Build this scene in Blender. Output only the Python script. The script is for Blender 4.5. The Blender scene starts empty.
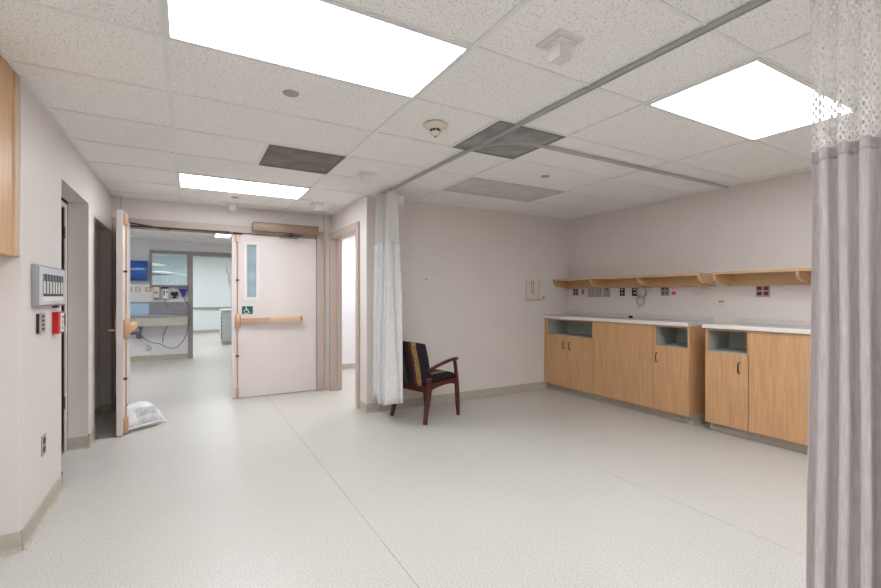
import bpy, bmesh, math, random
from mathutils import Vector, Matrix
random.seed(7)
PI = math.pi
col = bpy.context.scene.collection
scene = bpy.context.scene
H = 2.452          # ceiling height

# ------------------------------------------------------------------ materials
MATS = {}
def srgb(r, g, b):
    def f(c):
        c /= 255.0
        return c/12.92 if c <= .04045 else ((c+.055)/1.055)**2.4
    return (f(r), f(g), f(b), 1)

class NT:
    def __init__(s, name):
        s.m = bpy.data.materials.new(name); s.m.use_nodes = True
        s.t = s.m.node_tree; s.b = s.t.nodes['Principled BSDF']; s.out = s.t.nodes['Material Output']
    def n(s, typ, **kw):
        nd = s.t.nodes.new(typ)
        for k, v in kw.items():
            if k.startswith('_'): nd.inputs[k[1:]].default_value = v
            else: setattr(nd, k, v)
        return nd
    def l(s, a, b): s.t.links.new(a, b)

def noise_color(nt, c1, c2, scale, stretch=(1, 1, 1), detail=3, lo=.35, hi=.65, coord='Object', target=None, rough=.5):
    tc = nt.n('ShaderNodeTexCoord'); mp = nt.n('ShaderNodeMapping'); mp.inputs['Scale'].default_value = stretch
    nz = nt.n('ShaderNodeTexNoise'); nz.inputs['Scale'].default_value = scale; nz.inputs['Detail'].default_value = detail; nz.inputs['Roughness'].default_value = rough
    cr = nt.n('ShaderNodeValToRGB'); cr.color_ramp.elements[0].position = lo; cr.color_ramp.elements[1].position = hi
    cr.color_ramp.elements[0].color = c1; cr.color_ramp.elements[1].color = c2
    nt.l(tc.outputs[coord], mp.inputs[0]); nt.l(mp.outputs[0], nz.inputs['Vector']); nt.l(nz.outputs['Fac'], cr.inputs[0])
    if target is not None: nt.l(cr.outputs[0], target)
    return cr, nz, mp

def mat(name, rgb, rough=.5, metal=0, var=.03, scale=6, bump=0, bscale=200, spec=None, coat=0):
    if name in MATS: return MATS[name]
    nt = NT(name); c = srgb(*rgb)
    c1 = tuple(max(0, x*(1-var)) for x in c[:3])+(1,); c2 = tuple(min(1, x*(1+var)) for x in c[:3])+(1,)
    noise_color(nt, c1, c2, scale, target=nt.b.inputs['Base Color'])
    nt.b.inputs['Roughness'].default_value = rough; nt.b.inputs['Metallic'].default_value = metal
    if spec is not None: nt.b.inputs['Specular IOR Level'].default_value = spec
    if coat: nt.b.inputs['Coat Weight'].default_value = coat
    if bump:
        nz = nt.n('ShaderNodeTexNoise'); nz.inputs['Scale'].default_value = bscale
        bp = nt.n('ShaderNodeBump'); bp.inputs['Strength'].default_value = bump; bp.inputs['Distance'].default_value = .002
        tc = nt.n('ShaderNodeTexCoord'); nt.l(tc.outputs['Object'], nz.inputs['Vector'])
        nt.l(nz.outputs['Fac'], bp.inputs['Height']); nt.l(bp.outputs[0], nt.b.inputs['Normal'])
    MATS[name] = nt.m
    return nt.m

def wood(name, ca, cb, stretch=(9, 9, .5), scale=5, rough=.42):
    nt = NT(name)
    cr, nz, mp = noise_color(nt, srgb(*ca), srgb(*cb), scale, stretch, detail=6, lo=.3, hi=.72, rough=.62)
    cr2, nz2, mp2 = noise_color(nt, (.86, .84, .80, 1), (1, 1, 1, 1), 22, (stretch[0]*2, stretch[1]*2, stretch[2]*1.0), detail=2, lo=.35, hi=.55)
    mx = nt.n('ShaderNodeMix', data_type='RGBA', blend_type='MULTIPLY'); mx.inputs['Factor'].default_value = .7
    nt.l(cr.outputs[0], mx.inputs['A']); nt.l(cr2.outputs[0], mx.inputs['B']); nt.l(mx.outputs['Result'], nt.b.inputs['Base Color'])
    nt.b.inputs['Roughness'].default_value = rough
    MATS[name] = nt.m
    return nt.m

def emit(name, rgb, strength):
    nt = NT(name)
    e = nt.n('ShaderNodeEmission'); e.inputs['Strength'].default_value = strength
    # faint prismatic lens texture
    cr, nz, mp = noise_color(nt, tuple(x*.96 for x in srgb(*rgb)[:3])+(1,), srgb(*rgb), 60)
    nt.l(cr.outputs[0], e.inputs['Color']); nt.l(e.outputs[0], nt.out.inputs['Surface'])
    MATS[name] = nt.m
    return nt.m

WALL = mat('wall_paint', (223, 214, 208), .55, var=.012, scale=2.5, bump=.12, bscale=260)
WALLC = mat('wall_paint_corridor', (232, 231, 232), .5, var=.01, scale=2)
WALLF = mat('wall_paint_far_room', (230, 234, 234), .4, var=.02, scale=1)
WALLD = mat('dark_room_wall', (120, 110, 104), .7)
DOOR = mat('door_paint', (224, 213, 208), .42, var=.02, scale=3)
FRAME = mat('frame_paint', (190, 172, 160), .42, var=.01, scale=4)
FRAMEG = mat('frame_grey', (150, 142, 140), .45)
BASE = mat('vinyl_cove_base', (184, 175, 160), .5, var=.08, scale=18)
TBAR = mat('t_bar', (236, 234, 232), .5)
COPPER = mat('brushed_bronze', (206, 166, 134), .4, metal=.55, var=.06, scale=30)
GOLDBAR = mat('champagne_bar', (226, 190, 146), .4, metal=.35, var=.03)
BROWNBOX = mat('bronze_anodised', (142, 118, 102), .45, metal=.35, var=.05, scale=10)
DARK = mat('dark_metal', (52, 44, 40), .5, metal=.3)
BLACK = mat('black_plastic', (24, 22, 22), .45)
WHITE = mat('white_plastic', (228, 224, 220), .4)
CREAM = mat('cream_plastic', (220, 210, 196), .45)
GREYM = mat('grey_metal', (164, 162, 162), .4, metal=.4)
STEEL = mat('stainless_steel', (150, 150, 156), .32, metal=.85, var=.06, scale=12)
TRACKM = mat('aluminium_track', (186, 185, 183), .4, metal=.15)
CHROME = mat('chrome', (200, 200, 202), .2, metal=1)
PLATE = mat('steel_plate', (176, 172, 166), .35, metal=.5)
REDDEV = mat('red_receptacle', (118, 26, 26), .45)
GREYIN = mat('grey_cabinet_lining', (172, 176, 168), .5)
TOP = mat('worktop_laminate', (212, 204, 198), .34, var=.03, scale=40)
TOPE = mat('worktop_edge', (236, 230, 226), .4)
MAPLE = wood('maple_veneer', (198, 150, 106), (222, 176, 130))
MAPLE2 = wood('maple_shelf', (200, 158, 116), (222, 186, 146), stretch=(9, .5, 9))
MAPLES = wood('maple_side', (184, 134, 96), (204, 156, 116))
MAHOG = wood('mahogany', (60, 20, 15), (98, 36, 25), stretch=(6, 6, 1.5), rough=.3)
BLUE = mat('blue_dispenser_plastic', (22, 84, 170), .22, var=.1, scale=6, coat=.3)
NAVY = mat('navy_plastic', (38, 40, 120), .35)
REDB = mat('red_enamel', (190, 14, 24), .35)
GREEN = mat('green_sign', (8, 92, 80), .4)
SIGNW = mat('sign_white', (225, 240, 232), .5)
PINK = mat('pink_paper', (240, 70, 110), .6)
PALE = mat('pale_grey_porcelain', (196, 192, 180), .35)
RUBBER = mat('grey_rubber_hose', (96, 92, 92), .5)
WIRE = mat('clear_tubing', (178, 172, 158), .35)
LIGHTM = emit('ceiling_lens', (241, 248, 255), 5.0)
LIGHTC = emit('corridor_lens', (248, 251, 255), 5.2)
LIGHTS = emit('side_room_lens', (250, 251, 255), 3.4)
LIGHTF = emit('far_lens', (246, 252, 255), 5.2)

def glass_mat():
    nt = NT('door_glass')
    g = nt.n('ShaderNodeBsdfGlossy'); g.inputs['Roughness'].default_value = .05
    tr = nt.n('ShaderNodeBsdfTransparent'); tr.inputs['Color'].default_value = (.80, .88, .90, 1)
    mx = nt.n('ShaderNodeMixShader'); mx.inputs[0].default_value = .12
    nt.l(tr.outputs[0], mx.inputs[1]); nt.l(g.outputs[0], mx.inputs[2]); nt.l(mx.outputs[0], nt.out.inputs['Surface'])
    return nt.m
GLASS = glass_mat()

def frosted():
    nt = NT('wired_glass')
    nt.b.inputs['Base Color'].default_value = srgb(176, 196, 202); nt.b.inputs['Roughness'].default_value = .3
    nt.b.inputs['Transmission Weight'].default_value = .25
    noise_color(nt, srgb(160, 182, 190), srgb(186, 204, 208), 8, target=nt.b.inputs['Base Color'])
    return nt.m
FROST = frosted()

def ceiling_mat():
    nt = NT('acoustic_tile')
    tc = nt.n('ShaderNodeTexCoord')
    # one tone per 0.61 x 1.22 tile, uneven lighting put into the colour
    mp = nt.n('ShaderNodeMapping'); mp.inputs['Location'].default_value = (.09/1.22, -1.067/.608, 0); mp.inputs['Scale'].default_value = (1/1.22, 1/.608, 0)
    fl = nt.n('ShaderNodeVectorMath', operation='FLOOR'); wn = nt.n('ShaderNodeTexWhiteNoise', noise_dimensions='2D')
    nt.l(tc.outputs['Object'], mp.inputs[0]); nt.l(mp.outputs[0], fl.inputs[0]); nt.l(fl.outputs[0], wn.inputs['Vector'])
    cr = nt.n('ShaderNodeValToRGB'); cr.color_ramp.elements[0].color = srgb(243, 241, 238); cr.color_ramp.elements[1].color = srgb(247, 245, 242)
    nt.l(wn.outputs['Value'], cr.inputs[0])
    # fissures
    vo = nt.n('ShaderNodeTexNoise'); vo.inputs['Scale'].default_value = 105; vo.inputs['Detail'].default_value = 2.5; vo.inputs['Roughness'].default_value = .6
    nt.l(tc.outputs['Object'], vo.inputs['Vector'])
    r2 = nt.n('ShaderNodeValToRGB'); r2.color_ramp.elements[0].position = .35; r2.color_ramp.elements[1].position = .43
    r2.color_ramp.elements[0].color = (.66, .65, .63, 1); r2.color_ramp.elements[1].color = (1, 1, 1, 1)
    nt.l(vo.outputs['Fac'], r2.inputs[0])
    mx = nt.n('ShaderNodeMix', data_type='RGBA', blend_type='MULTIPLY'); mx.inputs['Factor'].default_value = 1
    nt.l(cr.outputs[0], mx.inputs['A']); nt.l(r2.outputs[0], mx.inputs['B']); nt.l(mx.outputs['Result'], nt.b.inputs['Base Color'])
    bp = nt.n('ShaderNodeBump'); bp.inputs['Strength'].default_value = .25; bp.inputs['Distance'].default_value = .002
    nt.l(vo.outputs['Fac'], bp.inputs['Height']); nt.l(bp.outputs[0], nt.b.inputs['Normal'])
    nt.b.inputs['Roughness'].default_value = .9
    return nt.m
CEIL = ceiling_mat()

def floor_mat():
    nt = NT('speckled_sheet_vinyl')
    cr, nz, mp = noise_color(nt, srgb(186, 180, 172), srgb(210, 206, 199), 125, detail=3, lo=.36, hi=.56)
    cr2, nz2, mp2 = noise_color(nt, (.95, .945, .93, 1), (1, 1, 1, 1), 1.3, detail=3, lo=.2, hi=.8)
    mx = nt.n('ShaderNodeMix', data_type='RGBA', blend_type='MULTIPLY'); mx.inputs['Factor'].default_value = 1
    nt.l(cr.outputs[0], mx.inputs['A']); nt.l(cr2.outputs[0], mx.inputs['B'])
    # heat welded seams every 1.83 m running away from the camera
    tc = nt.n('ShaderNodeTexCoord'); sp = nt.n('ShaderNodeSeparateXYZ'); nt.l(tc.outputs['Object'], sp.inputs[0])
    a = nt.n('ShaderNodeMath', operation='SUBTRACT'); nt.l(sp.outputs['X'], a.inputs[0]); a.inputs[1].default_value = .905
    b = nt.n('ShaderNodeMath', operation='PINGPONG'); nt.l(a.outputs[0], b.inputs[0]); b.inputs[1].default_value = .905
    w = nt.n('ShaderNodeTexNoise'); w.inputs['Scale'].default_value = 5; nt.l(tc.outputs['Object'], w.inputs['Vector'])
    th = nt.n('ShaderNodeMapRange'); nt.l(w.outputs['Fac'], th.inputs['Value']); th.inputs['From Min'].default_value = .35; th.inputs['From Max'].default_value = .75
    th.inputs['To Min'].default_value = .0022; th.inputs['To Max'].default_value = .0055
    lt = nt.n('ShaderNodeMath', operation='LESS_THAN'); nt.l(b.outputs[0], lt.inputs[0]); nt.l(th.outputs[0], lt.inputs[1])
    m2 = nt.n('ShaderNodeMix', data_type='RGBA'); nt.l(lt.outputs[0], m2.inputs['Factor']); nt.l(mx.outputs['Result'], m2.inputs['A'])
    m2.inputs['B'].default_value = srgb(174, 168, 158)
    nt.l(m2.outputs['Result'], nt.b.inputs['Base Color'])
    nt.b.inputs['Roughness'].default_value = .36
    bp = nt.n('ShaderNodeBump'); bp.inputs['Strength'].default_value = .12; bp.inputs['Distance'].default_value = .003
    n4 = nt.n('ShaderNodeTexNoise'); n4.inputs['Scale'].default_value = 9; nt.l(tc.outputs['Object'], n4.inputs['Vector'])
    nt.l(n4.outputs['Fac'], bp.inputs['Height']); nt.l(bp.outputs[0], nt.b.inputs['Normal'])
    nt.b.inputs['Specular IOR Level'].default_value = .42
    return nt.m
FLOORM = floor_mat()

def perforated(name, ca, cb):
    nt = NT(name)
    cr, nz, mp = noise_color(nt, srgb(*ca), srgb(*cb), 5, detail=5, lo=.35, hi=.65)
    tc = nt.n('ShaderNodeTexCoord'); vo = nt.n('ShaderNodeTexVoronoi'); vo.inputs['Scale'].default_value = 130; vo.inputs['Randomness'].default_value = 0
    nt.l(tc.outputs['Object'], vo.inputs['Vector'])
    r2 = nt.n('ShaderNodeValToRGB'); r2.color_ramp.elements[0].position = .25; r2.color_ramp.elements[1].position = .35
    r2.color_ramp.elements[0].color = (.72, .72, .72, 1); r2.color_ramp.elements[1].color = (1, 1, 1, 1)
    nt.l(vo.outputs['Distance'], r2.inputs[0])
    mx = nt.n('ShaderNodeMix', data_type='RGBA', blend_type='MULTIPLY'); mx.inputs['Factor'].default_value = 1
    nt.l(cr.outputs[0], mx.inputs['A']); nt.l(r2.outputs[0], mx.inputs['B']); nt.l(mx.outputs['Result'], nt.b.inputs['Base Color'])
    nt.b.inputs['Roughness'].default_value = .6
    return nt.m
VENTD = perforated('soiled_dark_grille', (108, 98, 94), (136, 126, 120))
VENTG = perforated('dusty_grey_grille', (128, 126, 124), (168, 166, 163))
VENTL = perforated('light_grey_grille', (206, 204, 201), (220, 218, 215))

def cloth_mat(name, ca, cb, tlf=.3):
    nt = NT(name)
    cr, nz, mp = noise_color(nt, srgb(*ca), srgb(*cb), 90, (1, 1, .12), detail=4, lo=.3, hi=.7, coord='UV')
    mp.inputs['Scale'].default_value = (1, .15, 1)
    nt.b.inputs['Roughness'].default_value = .85; nt.b.inputs['Sheen Weight'].default_value = .15
    tl = nt.n('ShaderNodeBsdfTranslucent'); nt.l(cr.outputs[0], tl.inputs['Color']); nt.l(cr.outputs[0], nt.b.inputs['Base Color'])
    mx = nt.n('ShaderNodeMixShader'); mx.inputs[0].default_value = tlf
    nt.l(nt.b.outputs[0], mx.inputs[1]); nt.l(tl.outputs[0], mx.inputs[2]); nt.l(mx.outputs[0], nt.out.inputs['Surface'])
    return nt.m
CLOTHG = cloth_mat('mauve_grey_weave', (212, 204, 204), (236, 228, 227))
CLOTHW = cloth_mat('pale_grey_weave', (222, 219, 218), (240, 238, 237), .06)

def net_mat():
    nt = NT('curtain_netting')
    tc = nt.n('ShaderNodeTexCoord'); mp = nt.n('ShaderNodeMapping'); nt.l(tc.outputs['UV'], mp.inputs[0])
    mp.inputs['Rotation'].default_value = (0, 0, PI/4); mp.inputs['Scale'].default_value = (1, 1, 1)
    vo = nt.n('ShaderNodeTexVoronoi'); vo.inputs['Scale'].default_value = 46; vo.inputs['Randomness'].default_value = 0
    nt.l(mp.outputs[0], vo.inputs['Vector'])
    gt = nt.n('ShaderNodeMath', operation='LESS_THAN'); gt.inputs[1].default_value = .35; nt.l(vo.outputs['Distance'], gt.inputs[0])
    nt.b.inputs['Base Color'].default_value = srgb(234, 230, 226); nt.b.inputs['Roughness'].default_value = .8
    tr = nt.n('ShaderNodeBsdfTransparent'); mx = nt.n('ShaderNodeMixShader')
    nt.l(gt.outputs[0], mx.inputs[0]); nt.l(nt.b.outputs[0], mx.inputs[1]); nt.l(tr.outputs[0], mx.inputs[2]); nt.l(mx.outputs[0], nt.out.inputs['Surface'])
    return nt.m
NET = net_mat()

def stripe_fabric():
    nt = NT('striped_upholstery')
    tc = nt.n('ShaderNodeTexCoord'); sp = nt.n('ShaderNodeSeparateXYZ'); nt.l(tc.outputs['Object'], sp.inputs[0])
    mr = nt.n('ShaderNodeMapRange'); mr.inputs['From Min'].default_value = -.27; mr.inputs['From Max'].default_value = .27
    nt.l(sp.outputs['Y'], mr.inputs['Value'])
    cr = nt.n('ShaderNodeValToRGB'); cr.color_ramp.interpolation = 'CONSTANT'
    el = cr.color_ramp.elements
    stops = [(0, (30, 20, 38)), (.10, (40, 20, 36)), (.21, (196, 160, 92)), (.33, (30, 20, 38)), (.36, (170, 90, 56)), (.38, (72, 20, 34)),
             (.50, (30, 20, 38)), (.60, (120, 106, 70)), (.70, (30, 20, 38)), (.76, (170, 90, 56)), (.78, (72, 20, 34)), (.90, (196, 160, 92))]
    el[0].position = 0; el[0].color = srgb(*stops[0][1]); el[1].position = stops[1][0]; el[1].color = srgb(*stops[1][1])
    for p, c in stops[2:]:
        e = el.new(p); e.color = srgb(*c)
    nt.l(mr.outputs[0], cr.inputs[0])
    vo = nt.n('ShaderNodeTexVoronoi'); vo.inputs['Scale'].default_value = 70; nt.l(tc.outputs['Object'], vo.inputs['Vector'])
    r2 = nt.n('ShaderNodeValToRGB'); r2.color_ramp.elements[0].position = .35; r2.color_ramp.elements[1].position = .45
    r2.color_ramp.elements[0].color = (1.0, 1.0, 1.0, 1); r2.color_ramp.elements[1].color = (.35, .30, .36, 1)
    nt.l(vo.outputs['Distance'], r2.inputs[0])
    mx = nt.n('ShaderNodeMix', data_type='RGBA', blend_type='MULTIPLY'); mx.inputs['Factor'].default_value = .9
    nt.l(cr.outputs[0], mx.inputs['A']); nt.l(r2.outputs[0], mx.inputs['B']); nt.l(mx.outputs['Result'], nt.b.inputs['Base Color'])
    nt.b.inputs['Roughness'].default_value = .85
    return nt.m
FABRIC = stripe_fabric()

def bag_mat():
    nt = NT('woven_white_sack')
    cr, nz, mp = noise_color(nt, srgb(205, 203, 206), srgb(232, 231, 233), 14, detail=4)
    # faded grey print panel across the middle of the upper face
    tc = nt.n('ShaderNodeTexCoord'); sp = nt.n('ShaderNodeSeparateXYZ'); nt.l(tc.outputs['UV'], sp.inputs[0])
    n2 = nt.n('ShaderNodeTexNoise'); n2.inputs['Scale'].default_value = 20; n2.inputs['Detail'].default_value = 5
    m3 = nt.n('ShaderNodeMapping'); m3.inputs['Scale'].default_value = (5, .6, 1); nt.l(tc.outputs['UV'], m3.inputs[0]); nt.l(m3.outputs[0], n2.inputs['Vector'])
    def band(o, lo, hi):
        g = nt.n('ShaderNodeMath', operation='GREATER_THAN'); g.inputs[1].default_value = lo; nt.l(o, g.inputs[0])
        l = nt.n('ShaderNodeMath', operation='LESS_THAN'); l.inputs[1].default_value = hi; nt.l(o, l.inputs[0])
        m = nt.n('ShaderNodeMath', operation='MULTIPLY'); nt.l(g.outputs[0], m.inputs[0]); nt.l(l.outputs[0], m.inputs[1]); return m.outputs[0]
    a = band(sp.outputs['X'], .25, .82); b = band(sp.outputs['Y'], .12, .36); c = band(n2.outputs['Fac'], .46, 1.0)
    m1 = nt.n('ShaderNodeMath', operation='MULTIPLY'); nt.l(a, m1.inputs[0]); nt.l(b, m1.inputs[1])
    m2 = nt.n('ShaderNodeMath', operation='MULTIPLY'); nt.l(m1.outputs[0], m2.inputs[0]); nt.l(c, m2.inputs[1])
    m2b = nt.n('ShaderNodeMath', operation='MULTIPLY'); nt.l(m2.outputs[0], m2b.inputs[0]); m2b.inputs[1].default_value = .6
    mx = nt.n('ShaderNodeMix', data_type='RGBA'); nt.l(m2b.outputs[0], mx.inputs['Factor']); nt.l(cr.outputs[0], mx.inputs['A']); mx.inputs['B'].default_value = srgb(136, 132, 140)
    nt.l(mx.outputs['Result'], nt.b.inputs['Base Color']); nt.b.inputs['Roughness'].default_value = .5
    bp = nt.n('ShaderNodeBump'); bp.inputs['Strength'].default_value = .5; bp.inputs['Distance'].default_value = .01
    n5 = nt.n('ShaderNodeTexNoise'); n5.inputs['Scale'].default_value = 12; n5.inputs['Detail'].default_value = 4; nt.l(tc.outputs['Object'], n5.inputs['Vector'])
    nt.l(n5.outputs['Fac'], bp.inputs['Height']); nt.l(bp.outputs[0], nt.b.inputs['Normal'])
    return nt.m
BAG = bag_mat()

# ------------------------------------------------------------------ mesh building
ORG = {}
def tag(o, label=None, cat=None, group=None, kind=None):
    if label: o['label'] = label
    if cat: o['category'] = cat
    if group: o['group'] = group
    if kind: o['kind'] = kind
    return o

def thing(name, loc, label, cat, group=None, rz=0, kind=None):
    o = bpy.data.objects.new(name, None); col.objects.link(o)
    o.empty_display_size = .1; o.location = loc; o.rotation_euler = (0, 0, rz)
    ORG[o.name] = Vector(loc)
    return tag(o, label, cat, group, kind)

class MB:
    def __init__(s): s.bm = bmesh.new(); s.uv = None
    def box(s, x0, x1, y0, y1, z0, z1, bev=0, M=None):
        g = bmesh.ops.create_cube(s.bm, size=1)
        vs = g['verts']
        for v in vs:
            v.co = Vector(((x0+x1)/2+v.co.x*(x1-x0), (y0+y1)/2+v.co.y*(y1-y0), (z0+z1)/2+v.co.z*(z1-z0)))
        if bev:
            es = list({e for v in vs for e in v.link_edges})
            r = bmesh.ops.bevel(s.bm, geom=es, offset=bev, segments=2, affect='EDGES', profile=.5)
            vs = r['verts']
        if M is not None:
            for v in vs: v.co = M @ v.co
        return s
    def prism(s, poly, lo, hi, axis='z', M=None):
        """poly: list of 2-D points; extruded along axis from lo to hi"""
        def P(a, b, t): return {'z': (a, b, t), 'y': (a, t, b), 'x': (t, a, b)}[axis]
        A = [s.bm.verts.new(P(a, b, lo)) for a, b in poly]; B = [s.bm.verts.new(P(a, b, hi)) for a, b in poly]
        n = len(poly); fs = [s.bm.faces.new(A), s.bm.faces.new(B[::-1])]
        for i in range(n): fs.append(s.bm.faces.new((A[i], B[i], B[(i+1) % n], A[(i+1) % n])))
        bmesh.ops.recalc_face_normals(s.bm, faces=fs)
        if M is not None:
            for v in A+B: v.co = M @ v.co
        return s
    def sweep(s, path, prof, up=Vector((0, 0, 1)), closed=True):
        """prof: closed 2-D section (side, up) carried along path"""
        path = [Vector(p) for p in path]; rings = []
        for i, p in enumerate(path):
            t = (path[min(i+1, len(path)-1)]-path[max(i-1, 0)]).normalized()
            u = up if abs(t.dot(up)) < .98 else Vector((1, 0, 0))
            sd = t.cross(u).normalized(); uu = sd.cross(t).normalized()
            pr = prof(i/(len(path)-1)) if callable(prof) else prof
            rings.append([s.bm.verts.new(p+sd*a+uu*b) for a, b in pr])
        n = len(rings[0]); fs = []
        for a, b in zip(rings, rings[1:]):
            for j in range(n): fs.append(s.bm.faces.new((a[j], a[(j+1) % n], b[(j+1) % n], b[j])))
        fs.append(s.bm.faces.new(rings[0])); fs.append(s.bm.faces.new(rings[-1][::-1]))
        bmesh.ops.recalc_face_normals(s.bm, faces=fs)
        return s
    def tube(s, path, r, n=10):
        f = (lambda t: [(math.cos(2*PI*k/n)*(r(t)), math.sin(2*PI*k/n)*(r(t))) for k in range(n)]) if callable(r) else [(math.cos(2*PI*k/n)*r, math.sin(2*PI*k/n)*r) for k in range(n)]
        return s.sweep(path, f)
    def lathe(s, prof, c, axis='z', n=28):
        """prof: (radius, height) pairs around axis through c"""
        rings = []
        for r, h in prof:
            ring = []
            for k in range(n):
                a = 2*PI*k/n; x, y = max(r, .0004)*math.cos(a), max(r, .0004)*math.sin(a)
                d = {'z': (x, y, h), 'y': (x, h, y), 'x': (h, x, y)}[axis]
                ring.append(s.bm.verts.new(Vector(c)+Vector(d)))
            rings.append(ring)
        fs = []
        for a, b in zip(rings, rings[1:]):
            for j in range(n): fs.append(s.bm.faces.new((a[j], a[(j+1) % n], b[(j+1) % n], b[j])))
        fs.append(s.bm.faces.new(rings[0])); fs.append(s.bm.faces.new(rings[-1][::-1]))
        bmesh.ops.recalc_face_normals(s.bm, faces=fs)
        return s
    def build(s, name, m, parent=None, smooth=False, local=False, angle=35):
        me = bpy.data.meshes.new(name); s.bm.normal_update(); 
        if parent is not None:
            off = Vector((0, 0, 0)) if local else ORG[parent.name]
        elif local: off = Vector((0, 0, 0))
        else:
            xs = [v.co for v in s.bm.verts]
            off = Vector(((min(v.x for v in xs)+max(v.x for v in xs))/2, (min(v.y for v in xs)+max(v.y for v in xs))/2, min(v.z for v in xs)))
        for v in s.bm.verts: v.co -= off
        if smooth:
            for f in s.bm.faces: f.smooth = True
            for e in s.bm.edges:
                if len(e.link_faces) == 2 and e.calc_face_angle(0) > math.radians(angle): e.smooth = False
        s.bm.to_mesh(me); s.bm.free()
        o = bpy.data.objects.new(name, me); col.objects.link(o)
        me.materials.append(m)
        if parent is not None: o.parent = parent; ORG[o.name] = ORG[parent.name]
        else: o.location = off; ORG[o.name] = off.copy()
        return o

def B(name, m, *boxes, parent=None, bev=0, **kw):
    mb = MB()
    for b in boxes: mb.box(*b, bev=bev)
    return mb.build(name, m, parent, **kw)

def struct(name, m, *boxes, **kw):
    mb = MB()
    for b in boxes: mb.box(*b)
    o = mb.build(name, m, local=True)
    return tag(o, kind='structure')

def text(body, size, M, m, parent, name='lettering', depth=.001):
    cu = bpy.data.curves.new(name, 'FONT'); cu.body = body; cu.size = size; cu.extrude = depth; cu.align_x = 'CENTER'; cu.align_y = 'CENTER'
    t = bpy.data.objects.new(name, cu); col.objects.link(t)
    dg = bpy.context.evaluated_depsgraph_get(); me = bpy.data.meshes.new_from_object(t.evaluated_get(dg))
    bpy.data.objects.remove(t); bpy.data.curves.remove(cu)
    off = ORG[parent.name]
    for v in me.vertices: v.co = (M @ v.co) - off
    o = bpy.data.objects.new(name, me); col.objects.link(o); me.materials.clear(); me.materials.append(m); o.parent = parent; ORG[o.name] = off
    return o

# ------------------------------------------------------------------ the shell
fl = MB(); fl.box(-3.2, 5.1, -3.2, 18.2, -.05, 0)
tag(fl.build('floor', FLOORM, local=True), kind='structure')

ce = MB(); ce.box(-3.2, 5.1, -3.2, 6.30, H+.0065, H+.06)
CE = tag(ce.build('ceiling', CEIL, local=True), kind='structure')
# lay-in grid: main tees every 1.22 m, cross tees every 0.608 m
GX = [-2.53, -1.31, -.09, 1.13, 2.35, 3.57, 4.79]
GY = [1.067+.608*k for k in range(-6, 9)]
g = MB()
for x in GX:
    g.box(x-.012, x+.012, -2.5, 6.2 if x < 1.7 else 4.73, H, H+.012)
for y in GY:
    x1 = 4.87 if y < 4.73 else 1.745
    g.box(-2.5 if y < 3.06 else -.75, x1, y-.009, y+.009, H+.0005, H+.012)
g.box(.52-.01, .52+.01, GY[10], GY[11], H, H+.012)
g.box(1.74-.01, 1.74+.01, GY[8], GY[9], H, H+.012)
# wall angles
g.box(-.75, -.73, 3.06, 6.2, H-.001, H+.012); g.box(-.75, 1.745, 6.18, 6.2, H-.001, H+.012)
g.box(1.725, 1.745, 4.73, 6.2, H-.001, H+.012); g.box(1.745, 4.87, 4.71, 4.73, H-.001, H+.012); g.box(4.85, 4.87, -2.5, 4.73, H-.001, H+.012)
g.build('grid', TBAR, CE, local=True)

T = .14
# left wall with the cased opening and the shallow door pocket
struct('wall_left', WALL,
       (-.75-T, -.75, 3.06, 3.90, 0, 2.6), (-.75-T, -.75, 3.90, 4.85, 2.12, 2.6), (-.75-T, -.75, 4.85, 5.16, 0, 2.6),
       (-.75-T, -.75, 5.16, 6.16, 2.05, 2.6), (-.75-T, -.85, 5.16, 6.16, 0, 2.05), (-.75-T, -.75, 6.16, 6.34, 0, 2.6))
struct('wall_return', WALL, (-2.5, -.89, 3.06, 3.06+.14, 0, 2.6))
struct('wall_side', WALL, (-2.64, -2.5, -2.5, 3.2, 0, 2.6))
struct('wall_rear', WALL, (-2.64, 5.01, -2.64, -2.5, 0, 2.6))
struct('wall_right', WALL, (4.87, 5.01, -2.5, 4.87, 0, 2.6))
struct('wall_back', WALL, (1.745+.001, 4.87, 4.73, 4.87, 0, 2.6))
struct('wall_wing', WALL, (1.745, 1.87, 4.7301, 5.03, 0, 2.6), (1.745, 1.87, 5.03, 6.10, 2.11, 2.6), (1.745, 1.87, 6.10, 6.34, 0, 2.6))
struct('wall_far', WALL, (-.89, -.66, 6.2, 6.34, 0, 2.6), (-.66, 1.64, 6.2, 6.34, 2.20, 2.6), (1.64, 1.8699, 6.2, 6.34, 0, 2.6))
# room behind the cased opening (unlit)
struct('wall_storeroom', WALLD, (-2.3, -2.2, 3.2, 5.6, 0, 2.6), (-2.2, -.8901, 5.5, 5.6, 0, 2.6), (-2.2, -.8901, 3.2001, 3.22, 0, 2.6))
# room off the wing opening
struct('wall_wing_room', WALLC, (1.871, 4.4, 7.72, 7.84, 0, 2.6), (4.3, 4.4, 4.871, 7.72, 0, 2.6), (1.75, 1.87, 6.341, 10.8, 0, 2.6))
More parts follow.
